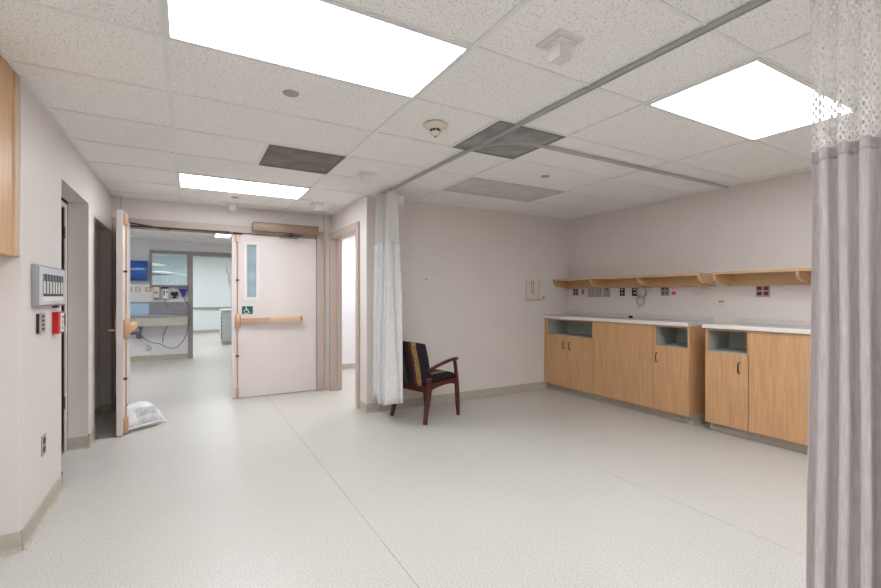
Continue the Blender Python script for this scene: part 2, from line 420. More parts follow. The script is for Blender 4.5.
# corridor with the scrub sink
cw = (-.641, 1.55, -.018, 2.198)
struct('wall_corridor', WALLC,
       (-2.3, -.675, 10.8, 10.94, 0, 2.6), (-.675, 0.0, 10.8, 10.94, 0, 1.49), (-.675, .9, 10.8, 10.94, 2.25, 2.6),
       (.90, 1.87, 10.8, 10.94, 0, 2.6))
struct('wall_corridor_side', WALLC, (-2.44, -2.3, 6.34, 10.94, 0, 2.6), (-2.44, -.89, 6.2, 6.3399, 0, 2.6))
struct('wall_far_room', WALLF, (-2.6, 2.6, 17.9, 18.04, 0, 2.9), (-2.6, -2.5, 10.94, 17.9, 0, 2.9), (2.5, 2.6, 10.94, 17.9, 0, 2.9))
cc = MB(); cc.box(-2.44, 4.4, 6.3001, 10.94, H+.0065, H+.06)
C2 = tag(cc.build('ceiling_corridor', CEIL, local=True), kind='structure')
g = MB()
for x in (-1.9, -.68, .54): g.box(x-.015, x+.015, 6.34, 10.8, H, H+.012)
for k in range(8): g.box(-2.3, 1.75, 6.6+.61*k-.01, 6.6+.61*k+.01, H+.0005, H+.012)
g.build('grid', TBAR, C2, local=True)
struct('ceiling_far_room', WALLF, (-2.6, 2.6, 10.941, 18.0, 2.70, 2.76))

# vertical seam covers on the door wall
struct('trim_4', FRAME, (-.672, -.664, 6.194, 6.2, 2.2, H)); struct('trim_5', FRAME, (1.647, 1.654, 6.194, 6.2, 2.2, H))

# cove base: (name, start, end, outward normal)
def cove(name, runs, m=BASE):
    mb = MB()
    for (p0, p1, nrm) in runs:
        p0 = Vector(p0+(0,)); p1 = Vector(p1+(0,)); n = Vector(nrm+(0,))
        prof = [(0, 0), (.024, 0), (.012, .006), (.007, .02), (.006, .098), (.003, .102), (0, .102)]
        A = [mb.bm.verts.new(p0+n*a+Vector((0, 0, b))) for a, b in prof]; C = [mb.bm.verts.new(p1+n*a+Vector((0, 0, b))) for a, b in prof]
        k = len(prof); fs = [mb.bm.faces.new(A), mb.bm.faces.new(C[::-1])]
        for i in range(k): fs.append(mb.bm.faces.new((A[i], C[i], C[(i+1) % k], A[(i+1) % k])))
        bmesh.ops.recalc_face_normals(mb.bm, faces=fs)
    return tag(mb.build(name, m, local=True), kind='structure')
cove('baseboard_left', [((-.75, 3.06), (-.75, 3.90), (1, 0)), ((-2.5, 3.06), (-.744, 3.06), (0, -1)), ((-.75, 4.85), (-.75, 5.16), (1, 0)),
     ((-.89, 4.85), (-.744, 4.85), (0, -1)), ((-.85, 5.16), (-.85, 6.16), (1, 0)), ((-.85, 6.16), (-.75, 6.16), (0, -1))])
cove('baseboard_wing', [((1.745, 4.73), (1.745, 4.95), (-1, 0)), ((1.87, 7.72), (4.3, 7.72), (0, -1))])
cove('baseboard_back', [((1.739, 4.73), (4.87, 4.73), (0, -1))])
cove('baseboard_right', [((4.87, -2.5), (4.87, 4.72), (-1, 0))])
cove('baseboard_corridor', [((-2.3, 10.8), (-.0, 10.8), (0, -1)), ((-2.5, 17.9), (2.5, 17.9), (0, -1))])
# metal corner guard strips at the left wall base
struct('trim_6', GREYM, (-.752, -.744, 3.054, 3.066, 0, .105)); struct('trim_7', GREYM, (-.752, -.742, 3.893, 3.903, 0, .12)); struct('trim_8', GREYM, (-.752, -.742, 4.846, 4.856, 0, .12))

# ------------------------------------------------------------------ door frames
def frame3(name, m, *bx):
    mb = MB()
    for b in bx: mb.box(*b, bev=.004)
    return tag(mb.build(name, m, local=True), kind='structure')
frame3('trim_1', FRAME, (-.745, -.66, 6.165, 6.36, 0, 2.212), (1.557, 1.652, 6.165, 6.36, 0, 2.212), (-.66, 1.557, 6.165, 6.36, 2.125, 2.212),
       (-.66, 1.557, 6.26, 6.30, 2.105, 2.126))
frame3('trim_2', FRAME, (1.715, 1.88, 4.95, 5.03, 0, 2.19), (1.715, 1.88, 6.085, 6.163, 0, 2.19), (1.715, 1.88, 5.03, 6.085, 2.105, 2.19),
       (1.81, 1.85, 6.06, 6.086, 0, 2.106), (1.81, 1.85, 5.029, 5.05, 0, 2.106))
B('strike_plate', COPPER, (1.765, 1.79, 6.078, 6.086, 1.0, 1.10), parent=bpy.data.objects['trim_2'], local=True)
# frame of the dark storeroom doorway
fr = frame3('trim_3', DOOR, (-.908, -.893, 4.80, 4.852, 0, 2.10), (-.945, -.893, 3.88, 3.93, 0, 2.10), (-.945, -.893, 3.931, 4.799, 2.06, 2.10))
for z in (1.85, 1.12, .42):
    B('hinge', BROWNBOX, (-.906, -.895, 4.792, 4.801, z-.05, z+.05), parent=fr, local=True)

# ------------------------------------------------------------------ double doors
def rod_set(parent, x, y, nx, ny, tag_dir):
    """vertical rods and latches; (nx, ny) outward normal; tag_dir unit vector along the leaf"""
    pass

# right leaf, closed
D2 = MB()
for b in ((.485, .662, 6.205, 6.25, .012, 2.115), (.772, 1.552, 6.205, 6.25, .012, 2.115), (.662, .772, 6.205, 6.25, .012, 1.30), (.662, .772, 6.205, 6.25, 1.985, 2.115)): D2.box(*b)
D2 = tag(D2.build('door_2', DOOR, local=True), kind='structure')
mb = MB()
for b in ((.622, .662, 6.192, 6.21, 1.26, 2.02), (.772, .812, 6.192, 6.21, 1.26, 2.02), (.662, .772, 6.192, 6.21, 1.26, 1.302), (.662, .772, 6.192, 6.21, 1.983, 2.02)): mb.box(*b)
mb.build('window_trim', mat('trim_white', (229, 221, 217), .4), D2, local=True)
B('window_glass', FROST, (.66, .774, 6.222, 6.23, 1.30, 1.985), parent=D2, local=True)
# exit device
mb = MB(); mb.box(.52, .585, 6.155, 6.206, .905, 1.085, bev=.014)
mb.build('exit_latch_case', COPPER, D2, local=True, smooth=True)
mb = MB()
mb.sweep([(.585, 6.165, 1.0), (.75, 6.15, 1.002), (.90, 6.135, 1.008), (.99, 6.13, 1.012)], lambda t: [(-.022, -.022-.006*t), (.022, -.022-.006*t), (.022, .03-.006*t), (-.022, .03-.006*t)])
mb.build('exit_device_cover', COPPER, D2, local=True)
mb = MB(); mb.box(.93, 1.32, 6.105, 6.155, .985, 1.04, bev=.008)
mb.build('push_bar', GOLDBAR, D2, local=True, smooth=True)
mb = MB(); mb.box(1.32, 1.345, 6.108, 6.206, .985, 1.04, bev=.004)
mb.build('bar_end_cap', BROWNBOX, D2, local=True)
mb = MB(); mb.tube([(.548, 6.185, .16), (.548, 6.185, .91)], .007, 8); mb.tube([(.548, 6.185, 1.08), (.548, 6.185, 2.0)], .007, 8)
mb.build('vertical_rod', COPPER, D2, local=True, smooth=True)
for z in (.55, 1.52):
    B('rod_guide', DARK, (.530, .566, 6.172, 6.206, z-.009, z+.009), parent=D2, local=True)
B('top_latch', COPPER, (.532, .564, 6.172, 6.206, 2.0, 2.105), parent=D2, local=True, bev=.006)
B('bottom_latch', COPPER, (.530, .566, 6.165, 6.206, .02, .14), parent=D2, local=True, bev=.008)
B('latch_strike', DARK, (.50, .60, 6.15, 6.2, 2.108, 2.122), parent=D2, local=True)

# left leaf, swung open against the left wall
ang = math.atan2(.045, 1.09)      # nearly at right angles to the opening
ML = Matrix.Translation((-.625, 6.165, 0)) @ Matrix.Rotation(ang, 4, 'Z')
# local frame: leaf runs along -Y from the hinge, +X is the corridor-side face (now facing the room)
def leafbox(mb, *b, bev=0): mb.box(*b, bev=bev, M=ML)
mb = MB(); leafbox(mb, 0, .05, -1.105, -.01, .012, 2.125, bev=.002)
D1 = tag(mb.build('door_1', DOOR, local=True), kind='structure')
mb = MB(); leafbox(mb, .05, .10, -1.06, -.985, .90, 1.10, bev=.014); mb.build('exit_latch_case', COPPER, D1, local=True, smooth=True)
mb = MB(); leafbox(mb, .05, .118, -1.045, -1.0, .97, 1.03, bev=.006); leafbox(mb, .085, .135, -.995, -.32, .985, 1.04, bev=.006); leafbox(mb, .05, .09, -.36, -.32, .985, 1.04)
mb.build('push_bar', GOLDBAR, D1, local=True)
mb = MB()
leafbox(mb, .062, .076, -1.03, -1.016, .16, .90); leafbox(mb, .062, .076, -1.03, -1.016, 1.10, 2.0)
mb.build('vertical_rod', COPPER, D1, local=True)
for z in (.53, 1.55):
    mb = MB(); leafbox(mb, .05, .08, -1.045, -1.0, z-.009, z+.009); mb.build('rod_guide', DARK, D1, local=True)
mb = MB(); leafbox(mb, .05, .085, -1.062, -.995, 1.985, 2.105, bev=.014); mb.build('top_latch', COPPER, D1, local=True, smooth=True)
mb = MB(); leafbox(mb, .05, .09, -1.05, -1.0, .015, .16, bev=.006); mb.build('bottom_latch', COPPER, D1, local=True)
mb = MB(); leafbox(mb, -.012, 0, -1.06, -1.0, .91, 1.12, bev=.004); mb.build('handle_plate', COPPER, D1, local=True)
mb = MB(); leafbox(mb, -.065, -.012, -1.038, -1.02, .985, 1.003, bev=.004); leafbox(mb, -.068, -.050, -1.038, -.93, .985, 1.003, bev=.004)
mb.build('lever_handle', COPPER, D1, local=True)
for z in (.3, 1.1, 1.9):
    mb = MB(); leafbox(mb, .01, .03, -.012, .004, z-.06, z+.06); mb.build('hinge', COPPER, D1, local=True)

# closer on the head of the opening (for the left leaf)
t = thing('door_closer_arm', (-.3, 6.16, 2.11), 'dark door closer arm folded under the door head beside the open left leaf', 'door closer')
B('track_rail', DARK, (-.60, .46, 6.135, 6.166, 2.112, 2.128), parent=t)
mb = MB(); mb.sweep([(-.57, 6.12, 2.15), (-.25, 6.0, 2.09), (-.18, 6.02, 2.088)], [(-.012, -.008), (.012, -.008), (.012, .008), (-.012, .008)]); mb.build('arm', DARK, t)
mb = MB(); mb.sweep([(-.18, 6.02, 2.10), (-.05, 6.14, 2.118)], [(-.01, -.006), (.01, -.006), (.01, .006), (-.01, .006)]); mb.build('forearm', DARK, t)

# operator over the right leaf
t = thing('door_operator', (1.15, 6.12, 2.14), 'long bronze automatic door operator box above the closed right leaf', 'door operator')
B('housing', BROWNBOX, (.715, 1.545, 6.035, 6.164, 2.145, 2.262), parent=t, bev=.012, smooth=True)
B('spindle', DARK, (1.165, 1.21, 6.07, 6.13, 2.105, 2.146), parent=t)
mb = MB(); mb.sweep([(1.19, 6.10, 2.118), (1.32, 6.01, 2.116), (1.10, 6.0, 2.112)], [(-.013, -.007), (.013, -.007), (.013, .007), (-.013, .007)]); mb.build('arm', DARK, t)
B('guide_shoe', FRAMEG, (1.06, 1.30, 6.165, 6.204, 2.095, 2.112), parent=t)

# accessibility sign on right leaf
t = thing('accessibility_sign', (.666, 6.204, 1.085), 'small green sign with a white wheelchair symbol on the closed door leaf', 'sign')
B('plate', GREEN, (.602, .732, 6.200, 6.2045, 1.085, 1.185), parent=t)
mb = MB()
cx, cz = .655, 1.118
mb.tube([(cx+.026*math.cos(a), 6.1985, cz+.026*math.sin(a)) for a in [math.radians(q) for q in range(110, 400, 15)]], .0042, 6)
mb.lathe([(.0, 0), (.0075, 0), (.0075, .003), (0, .003)], (cx-.004, 6.197, cz+.053), 'y', 12)
mb.tube([(cx-.003, 6.1985, cz+.043), (cx, 6.1985, cz+.012), (cx+.024, 6.1985, cz+.010), (cx+.037, 6.1985, cz-.020), (cx+.046, 6.1985, cz-.016)], .0045, 6)
mb.tube([(cx-.001, 6.1985, cz+.030), (cx+.021, 6.1985, cz+.028)], .0035, 6)
mb.build('wheelchair_symbol', SIGNW, t)

# ------------------------------------------------------------------ ceiling items
def ceiling_light(x0, x1, y0, y1, label, m, group=None, z=H):
    t = thing('ceiling_light', ((x0+x1)/2, (y0+y1)/2, z), label, 'ceiling light', group)
    w = .024
    mb = MB()
    for b in ((x0, x1, y0, y0+w), (x0, x1, y1-w, y1), (x0, x0+w, y0+w, y1-w), (x1-w, x1, y0+w, y1-w)): mb.box(*b, z-.006, z+.006)
    mb.build('frame', mat('light_frame', (226, 226, 226), .4), t)
    B('diffuser', m, (x0+w, x1-w, y0+w, y1-w, z-.002, z+.004), parent=t)
    return t
ceiling_light(GX[2], GX[3], GY[7], GY[8], 'large lit ceiling light at the top left, nearest of the lights', LIGHTM)
ceiling_light(GX[4], GX[5], GY[6], GY[7], 'lit ceiling light beside the right hand curtain netting', LIGHTM)
ceiling_light(GX[2], GX[3], GY[12], GY[13], 'lit ceiling light just in front of the double doors', LIGHTM)
# unseen ceiling lights added behind the camera to light the closed room
for (i, j) in ((3, 3), (5, 3), (1, 4)):
    ceiling_light(GX[i-1], GX[i], GY[j-1], GY[j], 'unseen lit ceiling light added in the part of the room behind the viewer', LIGHTM, 'added lights behind the viewer')
ceiling_light(.42, .72, 8.5, 9.5, 'lit ceiling light in the corridor beyond the open door leaf', LIGHTC)
ceiling_light(-1.9, -.68, 7.82, 8.43, 'lit corridor ceiling light hidden left of the doorway', LIGHTC)
ceiling_light(2.4, 3.6, 5.7, 6.3, 'nearer lit ceiling light in the side room', LIGHTS)
ceiling_light(2.4, 3.6, 6.7, 7.3, 'farther lit ceiling light in the side room', LIGHTS)
for x in (-1.2, .9):
    ceiling_light(x-.6, x+.6, 12.2, 12.8, 'lit ceiling light in the bright far room', LIGHTF, 'far room lights', z=2.69)
    ceiling_light(x-.6, x+.6, 15.4, 16.0, 'lit ceiling light in the bright far room', LIGHTF, 'far room lights', z=2.69)

def grille(name, x0, x1, y0, y1, m, label, cat, kind):
    t = thing(name, ((x0+x1)/2, (y0+y1)/2, H), label, cat)
    w = .022; mb = MB()
    for b in ((x0, x1, y0, y0+w), (x0, x1, y1-w, y1), (x0, x0+w, y0+w, y1-w), (x1-w, x1, y0+w, y1-w)): mb.box(*b, H-.004, H+.006)
    mb.build('frame', mat('grille_frame_%d' % kind[0], kind, .5), t)
    mb = MB()
    mb.box(x0+w, x1-w, y0+w, y1-w, H-.001, H+.005)
    mb.build('face_plate', m, t)
    return t
grille('air_vent', .53, GX[3]-.012, GY[10]+.01, GY[11]-.01, VENTD, 'dark brownish soiled air grille in the ceiling before the doorway light', 'air vent', (100, 92, 88))
v1 = grille('air_vent', 1.75, GX[4]-.012, GY[8]+.01, GY[9]-.01, VENTG, 'square dusty grey air diffuser in the ceiling above the curtain track bend', 'air vent', (126, 124, 122))
mb = MB(); mb.box(1.95, 2.19, 2.56, 2.72, H-.004, H-.001); mb.build('centre_plate', VENTG, v1)
grille('air_vent', GX[4]+.012, GX[5]-.012, GY[10]+.01, GY[11]-.01, VENTL, 'pale grey long return air grille in the ceiling near the back wall', 'air vent', (190, 188, 186))

t = thing('smoke_detector', (1.425, 2.565, H), 'round cream smoke detector on the ceiling between the lights', 'smoke detector')
mb = MB(); mb.lathe([(0, 0), (.079, 0), (.079, -.008), (.066, -.020), (.044, -.028), (.036, -.030), (0, -.030)], (1.425, 2.565, H)); mb.build('base', CREAM, t, smooth=True)
mb = MB()
for k in range(8):
    a = 2*PI*k/8; mb.box(-.008, .008, .028, .0335, -.045, -.031, M=Matrix.Translation((1.425, 2.565, H)) @ Matrix.Rotation(a, 4, 'Z'))
mb.build('vent_slots', BLACK, t)
mb = MB(); mb.lathe([(0, -.029), (.029, -.029), (.029, -.046), (.034, -.048), (.032, -.056), (.020, -.068), (.010, -.073), (0, -.074)], (1.425, 2.565, H)); mb.build('sensor_head', CREAM, t, smooth=True)
mb = MB(); mb.lathe([(0, -.073), (.008, -.073), (.007, -.078), (0, -.079)], (1.425, 2.565, H)); mb.build('lens', DARK, t, smooth=True)

for (x, y, lab) in ((.504, 2.58, 'round grey sprinkler cover beside the large ceiling light'), (2.957, 3.166, 'round grey sprinkler cover between the curtain track and the long return grille'),
                    (.472, 5.616, 'round grey sprinkler cover just beyond the doorway ceiling light')):
    mb = MB(); mb.lathe([(0, 0), (.044, 0), (.044, -.003), (.040, -.006), (0, -.007)], (x, y, H+.008)); tag(mb.build('sprinkler_cover', GREYM, smooth=True), lab, 'sprinkler cover')

for (x, y, lab) in ((1.45, 1.455, 'white square ceiling sensor nearest the viewer, between the two big lights'), (1.45, 3.93, 'white square ceiling sensor next to the dark soiled grille and the curtain track'),
                    (.475, 6.02, 'white square ceiling sensor against the wall over the open doorway'), (1.39, 5.50, 'white square ceiling sensor above the bronze door operator box')):
    t = thing('ceiling_sensor', (x, y, H), lab, 'ceiling sensor', 'white ceiling sensors')
    B('base_plate', WHITE, (x-.075, x+.075, y-.075, y+.075, H-.004, H+.006), parent=t, bev=.001)
    mb = MB(); mb.box(x-.052, x+.052, y-.052, y+.052, H-.014, H-.004, bev=.002); mb.build('collar', WHITE, t)
    mb = MB(); mb.prism([(x-.040, H-.014), (x+.040, H-.014), (x+.036, H-.080), (x-.036, H-.080)], y-.034, y+.034, 'y'); mb.build('body', WHITE, t)

# ------------------------------------------------------------------ curtain tracks and curtains
prof = [(-.011, 0), (.011, 0), (.011, -.020), (.004, -.020), (.004, -.006), (-.004, -.006), (-.004, -.020), (-.011, -.020)]
mb = MB(); mb.sweep([(1.925, -1.6, H-.001), (1.883, 2.675, H-.001)], prof)
tag(mb.build('curtain_track', TRACKM), 'straight aluminium curtain track crossing the ceiling towards the viewer', 'curtain track', )
arc = [(1.885+.36*(1-math.cos(a)), 2.86-.36*math.sin(a), H-.001) for a in [math.radians(5*k) for k in range(0, 19)]]
mb = MB(); mb.sweep([(1.865, 4.64, H-.001), (1.872, 4.0, H-.001), (1.882, 3.2, H-.001)]+arc+[(3.2, 2.5, H-.001), (4.85, 2.5, H-.001)], prof)
tag(mb.build('curtain_track', TRACKM), 'curved aluminium curtain track bending under the square diffuser to the right wall', 'curtain track')

def sheet(name, m, parent, f, n, zs, uvw):
    """f(s, z) -> point; s in 0..1"""
    bm = bmesh.new(); grid = []
    for z in zs:
        grid.append([bm.verts.new(f(i/n, z)) for i in range(n+1)])
    uvl = bm.loops.layers.uv.new('UVMap')
    for a in range(len(zs)-1):
        for i in range(n):
            fc = bm.faces.new((grid[a][i], grid[a][i+1], grid[a+1][i+1], grid[a+1][i])); fc.smooth = True
            for lp, (ii, zz) in zip(fc.loops, ((i, zs[a]), (i+1, zs[a]), (i+1, zs[a+1]), (i, zs[a+1]))): lp[uvl].uv = (ii/n*uvw, zz)
    off = ORG[parent.name]
    for v in bm.verts: v.co -= off
    me = bpy.data.meshes.new(name); bm.to_mesh(me); bm.free(); me.materials.append(m)
    o = bpy.data.objects.new(name, me); col.objects.link(o); o.parent = parent; ORG[o.name] = off
    md = o.modifiers.new('thickness', 'SOLIDIFY'); md.thickness = .0012
    if name == 'netting': o.modifiers.remove(md)
    return o

# near curtain on the right edge of the view
t = thing('privacy_curtain', (1.92, .2, 0), 'mauve grey privacy curtain with net top hanging close at the right edge', 'curtain', 'privacy curtains')
y0, y1, per = .708, -.42, .056
N1 = int((y0-y1)/per)
rr = random.Random(3); amps = [rr.uniform(.75, 1.25) for _ in range(N1+2)]; phs = [rr.uniform(-.25, .25) for _ in range(N1+2)]
def fR(s, z):
    k = s*N1; i = int(k); fr_ = k-i
    a = amps[i]*(1-fr_)+amps[i+1]*fr_; ph = phs[i]*(1-fr_)+phs[i+1]*fr_
    th = 2*PI*k+ph
    h = (2.42-z)/2.3
    A = .024*(.65+.5*min(1, h*1.6))*a
    sn = math.sin(th)
    return Vector((1.915+A*math.copysign(abs(sn)**.75, sn)+.012*math.sin(k*.9+z*1.3), y0+(y1-y0)*s+.006*math.sin(th*2+.5)*(.6+.6*h)+.004*math.sin(z*3+k)+.010*h*(1-s), z))
zc = [.10+1.725*i/24 for i in range(25)]; zn = [1.825+.595*i/10 for i in range(11)]
sheet('cloth_panel', CLOTHG, t, fR, N1*14, zc, 5.0)
sheet('netting', NET, t, fR, N1*14, zn, 3.6)
sheet('hem', CLOTHG, t, lambda s, z: fR(s, z)+Vector((-.0022, 0, 0)), N1*14, [1.79, 1.8, 1.829], 5.0)
for k in range(9): B('hook', WHITE, (1.909, 1.921, y0-.024-k*.12, y0-.016-k*.12, 2.395, 2.428), parent=t)

# bunched curtain by the chair
t = thing('privacy_curtain', (1.87, 4.42, 0), 'pale grey privacy curtain with net top gathered beside the armchair', 'curtain', 'privacy curtains')
N2 = 8; ya, yb = 4.61, 4.25
rr = random.Random(5); am2 = [rr.uniform(.7, 1.2) for _ in range(N2+2)]
def fL(s, z):
    k = s*N2; i = int(k); fr_ = k-i; a = am2[i]*(1-fr_)+am2[i+1]*fr_
    h = max(0, (2.41-z)/2.3)
    A = (.062+.050*h)*a
    th = 2*PI*k+.5*math.sin(z*1.2+k)*h
    yy = ya+(yb-ya)*s - .13*h*(s-.1)
    xx = 1.86-.01*h+A*math.sin(th)+.02*math.sin(s*5+z*2)*h
    if z < .95: xx = min(xx, 1.915+(4.52-yy)*.25)
    return Vector((xx, min(4.70, yy+.012*math.sin(2*th+1)), z+(.02*math.sin(s*7)*h if z < .5 else 0)))
zc = [.205+1.675*i/20 for i in range(21)]; zn = [1.88+.525*i/8 for i in range(9)]
sheet('cloth_panel', CLOTHW, t, fL, N2*16, zc, 3.2)
sheet('netting', NET, t, fL, N2*16, zn, 1.6)
for k in range(7):
    p = fL(k/6, 2.40); 
    mb = MB(); mb.box(p.x*.6+1.86*.4-.012, p.x*.6+1.86*.4+.012, p.y-.012, p.y+.012, 2.385, 2.427, bev=.004); mb.build('hook', WHITE, t)
B('care_tag', WHITE, (1.925, 1.985, 4.262, 4.265, 2.28, 2.38), parent=t)

# ------------------------------------------------------------------ left wall fittings
t = thing('control_panel', (-.75, 3.52, 1.25), 'grey framed wall panel with seven dark vertical slots on the left wall', 'wall panel')
mb = MB()
# bevelled frame: back plate wider than the front
Yn, Yf, Zl, Zt = 3.23, 3.84, 1.255, 1.495
mb.box(-.75, -.722, Yn, Yf, Zl, Zt, bev=.006)
mb.build('housing', GREYM, t)
mb = MB()
for b in ((Yn+.02, Yf-.02, Zt-.05, Zt-.012), (Yn+.02, Yf-.02, Zl+.012, Zl+.035), (Yn+.02, Yn+.07, Zl+.035, Zt-.05), (Yf-.05, Yf-.02, Zl+.035, Zt-.05)): mb.box(-.7225, -.714, b[0], b[1], b[2], b[3], bev=.002)
mb.build('bezel', mat('light_grey_enamel', (205, 205, 210), .4), t)
B('recess', BLACK, (-.7225, -.7205, Yn+.07, Yf-.05, Zl+.06, Zt-.05), parent=t)
B('label_strip', WHITE, (-.7225, -.7185, Yn+.07, Yf-.05, Zl+.035, Zl+.06), parent=t)
for k in range(7):
    y = Yn+.105+k*.066
    mb = MB(); mb.box(-.7215, -.716, y+.004, y+.026, Zl+.075, Zt-.09); mb.build('slide_strip', WHITE, t)
    mb = MB(); mb.box(-.7215, -.717, y-.004, y+.006, Zt-.085, Zt-.052); mb.build('slide_clip', GREYM, t)
B('release_catch', BLACK, (-.745, -.72, 3.64, 3.70, 1.243, 1.256), parent=t)

t = thing('wall_keypad', (-.75, 3.375, 1.10), 'small dark sided grey button plate on left wall below the slotted panel', 'switch plate')
B('back_box', BLACK, (-.75, -.736, 3.322, 3.43, 1.103, 1.215), parent=t)
B('face_plate', PLATE, (-.7365, -.732, 3.322, 3.432, 1.103, 1.215), parent=t)
for k in range(4):
    B('button', BLACK, (-.7325, -.730, 3.36, 3.405, 1.120+k*.024, 1.132+k*.024), parent=t)

t = thing('fire_alarm_station', (-.75, 3.72, 1.07), 'red fire alarm pull station on the left wall next to the doorway', 'fire alarm')
B('body', REDB, (-.75, -.717, 3.66, 3.79, 1.075, 1.215), parent=t, bev=.004)
B('handle', SIGNW, (-.7175, -.713, 3.705, 3.782, 1.085, 1.205), parent=t)
text('FIRE', .052, Matrix.Translation((-.7125, 3.744, 1.145)) @ Matrix(((0, 0, 1, 0), (0, 1, 0, 0), (1, 0, 0, 0), (0, 0, 0, 1))) @ Matrix.Scale(-1, 4, (0, 1, 0)), REDB, t)

def receptacle(name, face, label, group, plate_m, dev_m, dev_cells, u0, u1, z0, z1, c, axis):
    """wall plate in the plane axis=c, (u0,u1) along the wall; dev_cells in 0..1"""
    n = {'x-': -1, 'x+': 1, 'y-': -1}[axis]
    def bx(a0, a1, b0, b1, d0, d1):
        lo, hi = sorted((c+n*d0, c+n*d1))
        return (lo, hi, a0, a1, b0, b1) if axis[0] == 'x' else (a0, a1, lo, hi, b0, b1)
    t = thing(name, (c, (u0+u1)/2, z0) if axis[0] == 'x' else ((u0+u1)/2, c, z0), label, face, group)
    B('cover_plate', plate_m, bx(u0, u1, z0, z1, 0, .006), parent=t, bev=.0015)
    for (a0, a1, b0, b1) in dev_cells:
        B('socket', dev_m, bx(u0+(u1-u0)*a0, u0+(u1-u0)*a1, z0+(z1-z0)*b0, z0+(z1-z0)*b1, .005, .008), parent=t)
    return t
duplex = [(.25, .75, .14, .44), (.25, .75, .56, .86)]
quad = [(.10, .43, .14, .44), (.57, .90, .14, .44), (.10, .43, .56, .86), (.57, .90, .56, .86)]
receptacle('power_outlet', 'outlet', 'grey steel outlet plate low on the left wall', None, PLATE, DARK, duplex, 3.42, 3.50, .37, .49, -.75, 'x+')

# ------------------------------------------------------------------ upper wood cabinet at left edge
t = thing('wall_cabinet', (-1.3, 2.9, 1.52), 'maple upper wall cabinet cut off at the left edge under the ceiling', 'wall cabinet')
B('body', MAPLE, (-1.95, -.765, 2.55, 3.055, 1.52, H-.003), parent=t)
B('filler_strip', mat('filler_paint', (206, 180, 152), .5), (-.78, -.756, 3.0, 3.058, 1.522, H-.003), parent=t)
for (a, b) in ((-1.945, -1.36), (-1.355, -.77)):
    B('door', MAPLE, (a, b, 2.53, 2.549, 1.525, H-.008), parent=t)
for x in (-1.40, -1.32):
    mb = MB(); mb.tube([(x, 2.53, 1.58), (x, 2.505, 1.585), (x, 2.505, 1.675), (x, 2.53, 1.68)], .005, 8); mb.build('handle', BLACK, t, smooth=True)

# ------------------------------------------------------------------ base cabinets
FX = 4.42      # carcass front plane
DX = 4.40      # door front plane
BX = 4.862
def handle(parent, y, z0, z1):
    mb = MB(); x = DX
    mb.tube([(x+.001, y, z0), (x-.022, y, z0+.006), (x-.026, y, z0+.02), (x-.026, y, z1-.02), (x-.022, y, z1-.006), (x+.001, y, z1)], .0055, 8)
    return mb.build('handle', BLACK, parent, smooth=True)
def cabinet(name, ylo, yhi, label, niche=None, doors=(), handles=(), side=MAPLE):
    t = thing(name, ((FX+BX)/2, (ylo+yhi)/2, 0), label, 'base cabinet')
    w = .02
    mb = MB()
    if niche:
        mb.box(FX, BX, ylo, ylo+w, .09, 1.005); mb.box(FX, BX, yhi-w, yhi, .09, 1.005)
        mb.box(FX, BX, ylo+w, yhi-w, .09, .11); mb.box(FX, FX+.02, ylo+w, yhi-w, .985, 1.005)
        # front stiles either side of the open niche
        mb.box(FX-.012, FX+.002, ylo, niche[0], .79, 1.0); mb.box(FX-.012, FX+.002, niche[1], yhi, .79, 1.0)
    else:
        mb.box(FX, BX, ylo, yhi, .09, 1.005)
    mb.build('carcass', side, t)
    if niche:
        a, b = niche; mb = MB()
        mb.box(FX-.002, FX+.36, a, b, .775, .790); mb.box(FX+.36, FX+.37, a, b, .775, .985)
        mb.box(FX+.002, FX+.36, a-.004, a, .79, .985); mb.box(FX+.002, FX+.36, b, b+.004, .79, .985)
        mb.build('niche_lining', GREYIN, t)
    n = len(doors)
    for (a, b, z1, hy) in doors:
        d = B('door' if hy is not None or niche else 'front_panel', MAPLE, (DX, FX-.001, a, b, .092, z1), parent=t, bev=.0012)
        if hy is not None: handle(d, hy, .605, .705)
    mb = MB(); mb.box(4.49, BX, ylo, yhi, 0, .089)
    mb.build('plinth', BASE, t)
    return t
cabinet('base_cabinet', 3.852, 4.722, 'maple base cabinet with two doors and an open niche, in the back corner', niche=(3.875, 4.66),
        doors=((3.855, 4.288, .782, 4.235), (4.292, 4.72, .782, 4.345)))
cabinet('base_cabinet', 3.035, 3.850, 'wide plain maple cabinet with no handles, middle of the left counter', doors=((3.036, 3.848, 1.003, None),))
cabinet('base_cabinet', 2.635, 3.033, 'narrow single door maple cabinet with niche at the near end of the left counter', niche=(2.655, 3.005),
        doors=((2.637, 3.031, .782, 2.985),), side=MAPLE)
cabinet('base_cabinet', 2.092, 2.476, 'single door maple cabinet with niche at the start of the right counter', niche=(2.104, 2.452),
        doors=((2.094, 2.474, .782, 2.165),))
cabinet('base_cabinet', 1.262, 2.090, 'wide plain maple cabinet beside the near curtain in the right counter', doors=((1.264, 2.088, 1.003, None),))
# cove base in front of the toe kicks
cove('trim_9', [((4.49, 2.64), (4.49, 4.72), (-1, 0)), ((4.49, 1.26), (4.49, 2.476), (-1, 0)), ((4.466, 2.635), (4.87, 2.635), (0, -1))])

